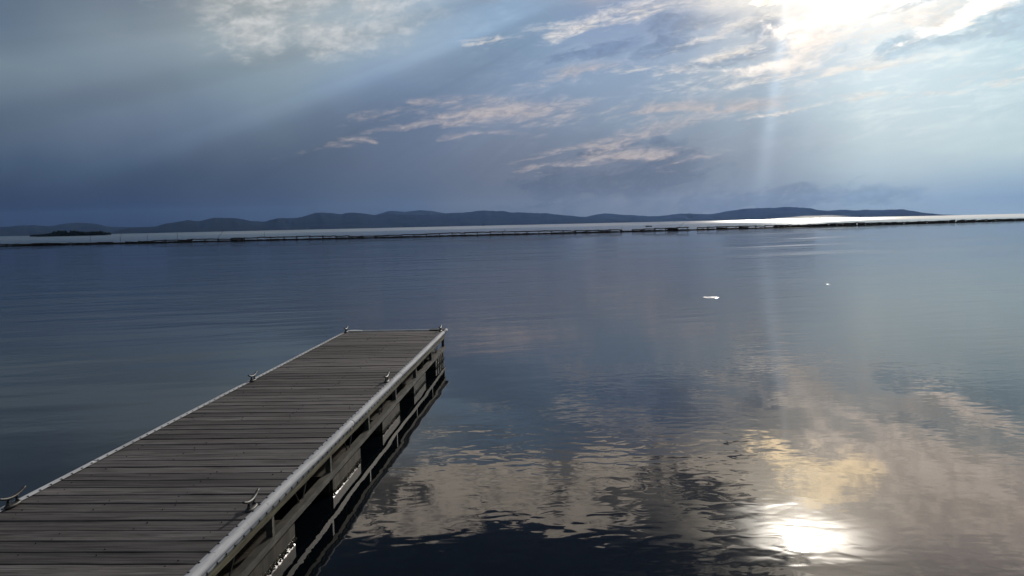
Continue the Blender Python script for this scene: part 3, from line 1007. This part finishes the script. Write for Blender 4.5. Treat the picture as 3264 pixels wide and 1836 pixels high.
def bumper_mesh(side, y0, y1):
    bm = bmesh.new()
    n = max(2, int((y1 - y0) / 0.03))
    rr = random.Random(int(y0 * 100) + side)
    rings = []
    for i in range(n + 1):
        y = y0 + (y1 - y0) * i / n
        w = 0.0012 * math.sin(y * 1.9 + side) + 0.0008 * math.sin(y * 5.3)
        pin = math.cos(2 * math.pi * y / 0.116) * 0.5 + 0.5
        ring = []
        for k, (t, z) in enumerate(PROF):
            if k in (15, 16):
                z -= 0.005 * pin
                t += 0.002 * pin
            if 3 < k < 14:
                t += w
            ring.append(bm.verts.new((side * (HW + t), y, DZ + z)))
        rings.append(ring)
    m_ = len(PROF)
    for a_, b_ in zip(rings, rings[1:]):
        for k in range(m_):
            f = (a_[k], a_[(k + 1) % m_], b_[(k + 1) % m_], b_[k])
            bm.faces.new(f if side < 0 else tuple(reversed(f)))
    bm.faces.new(rings[0])
    bm.faces.new(rings[-1])
    bmesh.ops.recalc_face_normals(bm, faces=bm.faces)
    return bm


screw_me = bpy.data.meshes.new('screw')
bm = bmesh.new()
ring0 = [bm.verts.new((math.cos(k * math.pi / 4) * .0070, math.sin(k * math.pi / 4) * .0070, -.002)) for k in range(8)]
ring1 = [bm.verts.new((math.cos(k * math.pi / 4) * .0062, math.sin(k * math.pi / 4) * .0062, .003)) for k in range(8)]
tp = bm.verts.new((0, 0, .0055))
for k in range(8):
    bm.faces.new((ring0[k], ring0[(k + 1) % 8], ring1[(k + 1) % 8], ring1[k]))
    bm.faces.new((ring1[k], ring1[(k + 1) % 8], tp))
bm.to_mesh(screw_me)
bm.free()
screw_me.materials.append(M_SCREW)

for side, segs in ((1, [(-LEN, -5.78), (-5.776, -3.62), (-3.616, -0.10)]), (-1, [(-LEN, -6.9), (-6.896, -0.06)])):
    for y0, y1 in segs:
        bp = mobj('bumper', bumper_mesh(side, y0, y1), M_VINYL, dock, False)
        for p_ in bp.data.polygons:
            p_.use_smooth = len(p_.vertices) == 4
        y = y1 - 0.05
        while y > max(y0, -9.6) + 0.02:
            o = link('screw', screw_me, bp)
            o.location = (side * (HW - .015 + rnd.uniform(-.002, .002)), y + rnd.uniform(-.006, .006), DZ + .0078)
            if side > 0:
                o = link('screw', screw_me, bp)
                o.location = (HW + .0183, y + rnd.uniform(-.006, .006), DZ - .0455 + rnd.uniform(-.0015, .0015))
                o.rotation_euler = (0, math.pi / 2, 0)
            y -= 0.1165
# end of the right bumper: dark strap, then the pale rounded tip that sticks out past the planks
bm = bmesh.new()
tube(bm, [(HW + .010, -.10, DZ - .015), (HW + .010, -.055, DZ - .015)], [(.028, .030), (.028, .030)], 14)
mobj('strap', bm, M_SCREW, dock, True)
bm = bmesh.new()
tube(bm, [(HW + .012, -.06, DZ - .013), (HW + .016, .08, DZ - .009), (HW + .018, .16, DZ - .004), (HW + .018, .175, DZ - .002)], [(.024, .025), (.023, .024), (.020, .021), (.009, .010)], 14)
mobj('bumper_tip', bm, M_VINYL, dock, True)

# far end: header board, pale top strip, corner plates
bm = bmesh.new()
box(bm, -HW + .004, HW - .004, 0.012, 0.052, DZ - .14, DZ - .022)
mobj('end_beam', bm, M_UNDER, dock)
bm = bmesh.new()
box(bm, -HW + .05, HW - .10, 0.085, 0.115, DZ - .05, DZ + .012)
mobj('edge_strip', bm, M_STRIP, dock)
for sx, mm in ((1, M_SCREW), (-1, M_STRIP)):
    bm = bmesh.new()
    tri = [(sx * (HW - .01), .03), (sx * (HW - .01), .19), (sx * (HW - .09), .19), (sx * (HW - .22), .12), (sx * (HW - .22), .03)] if sx > 0 else [(sx * (HW - .02), .03), (sx * (HW - .02), .13), (sx * (HW - .09), .165), (sx * (HW - .24), .12), (sx * (HW - .24), .03)]
    lo = [bm.verts.new((x_, y_, DZ + .002)) for x_, y_ in tri]
    hi = [bm.verts.new((x_, y_, DZ + .016)) for x_, y_ in tri]
    bm.faces.new(hi)
    bm.faces.new(list(reversed(lo)))
    for k in range(5):
        bm.faces.new((lo[k], lo[(k + 1) % 5], hi[(k + 1) % 5], hi[k]))
    bmesh.ops.recalc_face_normals(bm, faces=bm.faces)
    mobj('corner_plate', bm, mm, dock)

# frame under the deck, on both sides
POSTS = [-0.06 - 1.27 * i for i in range(9)]
for side in (1, -1):
    X = side * (HW - 0.002)
    bm = bmesh.new()
    n = 60
    rr = random.Random(40 + side)
    prev = None
    for i in range(n + 1):
        y = -LEN + LEN * i / n
        xo = X + side * (.0155 + rr.uniform(-.001, .001))
        xi = X - side * .03
        ring = [bm.verts.new(q) for q in ((xi, y, DZ - .037), (xo, y, DZ - .037), (xo, y, DZ - .103 + rr.uniform(-.003, .003)), (xi, y, DZ - .103))]
        if prev:
            for k in range(4):
                bm.faces.new((prev[k], prev[(k + 1) % 4], ring[(k + 1) % 4], ring[k]))
        else:
            bm.faces.new(ring)
        prev = ring
    bm.faces.new(prev)
    bmesh.ops.recalc_face_normals(bm, faces=bm.faces)
    mobj('side_beam', bm, M_BEAM, dock)
    # lower chord: an aluminium angle
    bm = bmesh.new()
    xa, xb = sorted((X + side * .020, X + side * .014))
    box(bm, xa, xb, -LEN, 0.0, DZ - .268, DZ - .222)
    xa, xb = sorted((X + side * .0145, X - side * .03))
    box(bm, xa, xb, -LEN, 0.0, DZ - .228, DZ - .222)
    mobj('chord', bm, M_ALU, dock)
    for y in POSTS:
        bm = bmesh.new()
        xa, xb = sorted((X + side * .012, X + side * .006))
        box(bm, xa, xb, y - .019, y + .019, DZ - .262, DZ - .08)
        xa, xb = sorted((X + side * .0065, X - side * .026))
        box(bm, xa, xb, y - .019, y - .014, DZ - .262, DZ - .08)
        mobj('post', bm, M_ALU, dock)
    for y in POSTS[:-1]:
        for e in (-1, 1):
            bm = bmesh.new()
            ym = y - 0.635
            tube(bm, [(X - side * .02, ym + e * .17, DZ - .08), (X - side * .02, ym + e * .02, DZ - .245)], .0055, 6)
            mobj('brace', bm, M_ALU, dock)
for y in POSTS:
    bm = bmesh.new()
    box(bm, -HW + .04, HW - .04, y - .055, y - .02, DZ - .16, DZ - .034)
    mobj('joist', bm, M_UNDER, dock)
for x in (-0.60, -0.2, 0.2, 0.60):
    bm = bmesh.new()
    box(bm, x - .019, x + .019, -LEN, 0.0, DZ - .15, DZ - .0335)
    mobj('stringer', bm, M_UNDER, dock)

# floats: rounded boxes that carry the frame, gaps between them


def float_mesh(y0, y1, ribs):
    bm = bmesh.new()
    vs = box(bm, -HW + .06, HW + .006, y0, y1, -0.22, DZ - .269)
    bmesh.ops.bevel(bm, geom=[e for e in bm.edges], offset=0.022, segments=2, affect='EDGES')
    if ribs:
        k = 5
        for i in range(1, k):
            yc = y0 + (y1 - y0) * i / k
            box(bm, HW + .0055, HW + .016, yc - .014, yc + .014, -0.18, DZ - .285)
    return bm


for i in range(7):
    y1 = -0.06 - i * 1.80
    y0 = y1 - 0.93
    if y0 < -LEN:
        break
    o = mobj('float', float_mesh(y0, y1, i == 0), M_FLOAT, dock, False)
    gb = bmesh.new()  # small lumps added to give a line of glitter along the float's waterline
    for k in range(150):
        yq = rnd.uniform(y0 + .01, y1 - .01)
        rq = rnd.uniform(.0025, .0075)
        c0 = Vector((HW + .006 + rq * .3, yq, rnd.gauss(0.006, .007)))
        vs6 = [gb.verts.new(c0 + Vector(d) * rq * rnd.uniform(.7, 1.3)) for d in ((1, 0, 0), (0, 1.4, 0), (-1, 0, 0), (0, -1.4, 0), (0, 0, 1), (0, 0, -1))]
        for a_, b_ in ((0, 1), (1, 2), (2, 3), (3, 0)):
            gb.faces.new((vs6[a_], vs6[b_], vs6[4]))
            gb.faces.new((vs6[b_], vs6[a_], vs6[5]))
    gr = mobj('waterline_specks', gb, M_SPECKS, o)
    gr['kind'] = 'stuff'
    if i == 0:
        o['label'] = 'ribbed float under the far end of the dock'


# cleats
def cleat_parts(root):
    bm = bmesh.new()
    n = 18
    prof = [(0.075, 0.026, 0.0), (0.075, 0.026, 0.008), (0.066, 0.020, 0.013)]
    rings = []
    for a_, b_, z in prof:
        rings.append([bm.verts.new((math.cos(2 * math.pi * k / n) * b_, math.sin(2 * math.pi * k / n) * a_, z)) for k in range(n)])
    for r0, r1 in zip(rings, rings[1:]):
        for k in range(n):
            bm.faces.new((r0[k], r0[(k + 1) % n], r1[(k + 1) % n], r1[k]))
    bm.faces.new(rings[-1])
    mobj('foot', bm, M_GALV, root, True)
    for e in (-1, 1):
        bm = bmesh.new()
        tube(bm, [(0, e * .047, .006), (0, e * .040, .020), (0, e * .036, .038), (0, e * .040, .056)], [(.014, .018), (.010, .012), (.010, .012), (.012, .016)], 10)
        mobj('leg', bm, M_GALV, root, True)
    bm = bmesh.new()
    pts, ra = [], []
    for i in range(15):
        t = -1 + 2 * i / 14
        pts.append((0, t * .126, .052 + .031 * abs(t) ** 2.0))
        q = .0135 * (1 - .45 * abs(t) ** 1.5)
        ra.append((q, q * .85))
    tube(bm, pts, ra, 10)
    mobj('horn', bm, M_GALV, root, True)


first = None
LOCS = [(HW - .045, -7.86), (HW - .045, -4.05), (HW - .045, -0.03), (-HW + .026, -7.80), (-HW + .026, -3.93), (-HW + .026, -0.02)]
for x, y in LOCS:
    e = bpy.data.objects.new('mooring_cleat', None)
    COL.objects.link(e)
    e.parent = dock
    e.location = (x, y, DZ + (.009 if x < 0 else .003))
    e.rotation_euler = (0, 0, rnd.uniform(-.02, .02))
    e.scale = (0.92, 0.95, 0.88)
    if first is None:
        cleat_parts(e)
        first = e
    else:
        for ch in list(first.children):
            c = ch.copy()
            COL.objects.link(c)
            c.parent = e

# ---------------------------------------------------------------- fog bank on the water and haze in the air
def volume_mat(name, col, dens, aniso):
    m = bpy.data.materials.new(name)
    m.use_nodes = True
    t = m.node_tree
    t.nodes.clear()
    out = t.nodes.new('ShaderNodeOutputMaterial')
    v = t.nodes.new('ShaderNodeVolumePrincipled')
    v.inputs['Color'].default_value = (*col, 1)
    v.inputs['Absorption Color'].default_value = (1, 1, 1, 1)
    v.inputs['Density'].default_value = dens
    v.inputs['Anisotropy'].default_value = aniso
    t.links.new(v.outputs[0], out.inputs['Volume'])
    return m


fm = volume_mat('lake_mist', (0.98, 0.96, 0.93), 0.0018, 0.7)
rnd = random.Random(3)
bm = bmesh.new()
fn = noise2(91)
FY = 3600.0
n = 60
rows = []
for j in range(9):
    ph = j / 8
    row = []
    for i in range(n + 1):
        t = i / n
        x = FY * (0.262 + 0.17 * t)
        env = math.sin(math.pi * t) ** 0.7
        hh = (2.0 + 16.0 * math.exp(-((t - .56) / .2) ** 2) + 2.6 * abs(fn(t * 16, 2.0)) + 1.2 * abs(fn(t * 37, 6.0))) * env
        c_ = math.cos(math.pi * ph)
        row.append(bm.verts.new((x, FY - c_ * 160 * (env + .05), 0.05 + hh * math.sin(math.pi * ph) * (0.8 + .3 * fn(t * 9, ph * 5 + 11)))))
    rows.append(row)
for ra, rb in zip(rows, rows[1:]):
    for i in range(n):
        bm.faces.new((ra[i], ra[i + 1], rb[i + 1], rb[i]))
for i in range(n):
    bm.faces.new((rows[-1][i], rows[-1][i + 1], rows[0][i + 1], rows[0][i]))
bm.faces.new([r[0] for r in rows])
bm.faces.new([r[-1] for r in rows])
bmesh.ops.recalc_face_normals(bm, faces=bm.faces)
o = mobj('mist', bm, fm, smooth=True)
o['kind'] = 'stuff'
o['label'] = 'low bright mist lying on the lake below the rightmost hills'

HAZE_DENSITY = 2.2e-5
hm = volume_mat('air_haze', (0.24, 0.44, 1.0), HAZE_DENSITY, 0.5)
bm = bmesh.new()
box(bm, -15500.0, 15500.0, -1500.0, 15500.0, -1.5, 420.0)
o = mobj('haze', bm, hm)
o['kind'] = 'stuff'
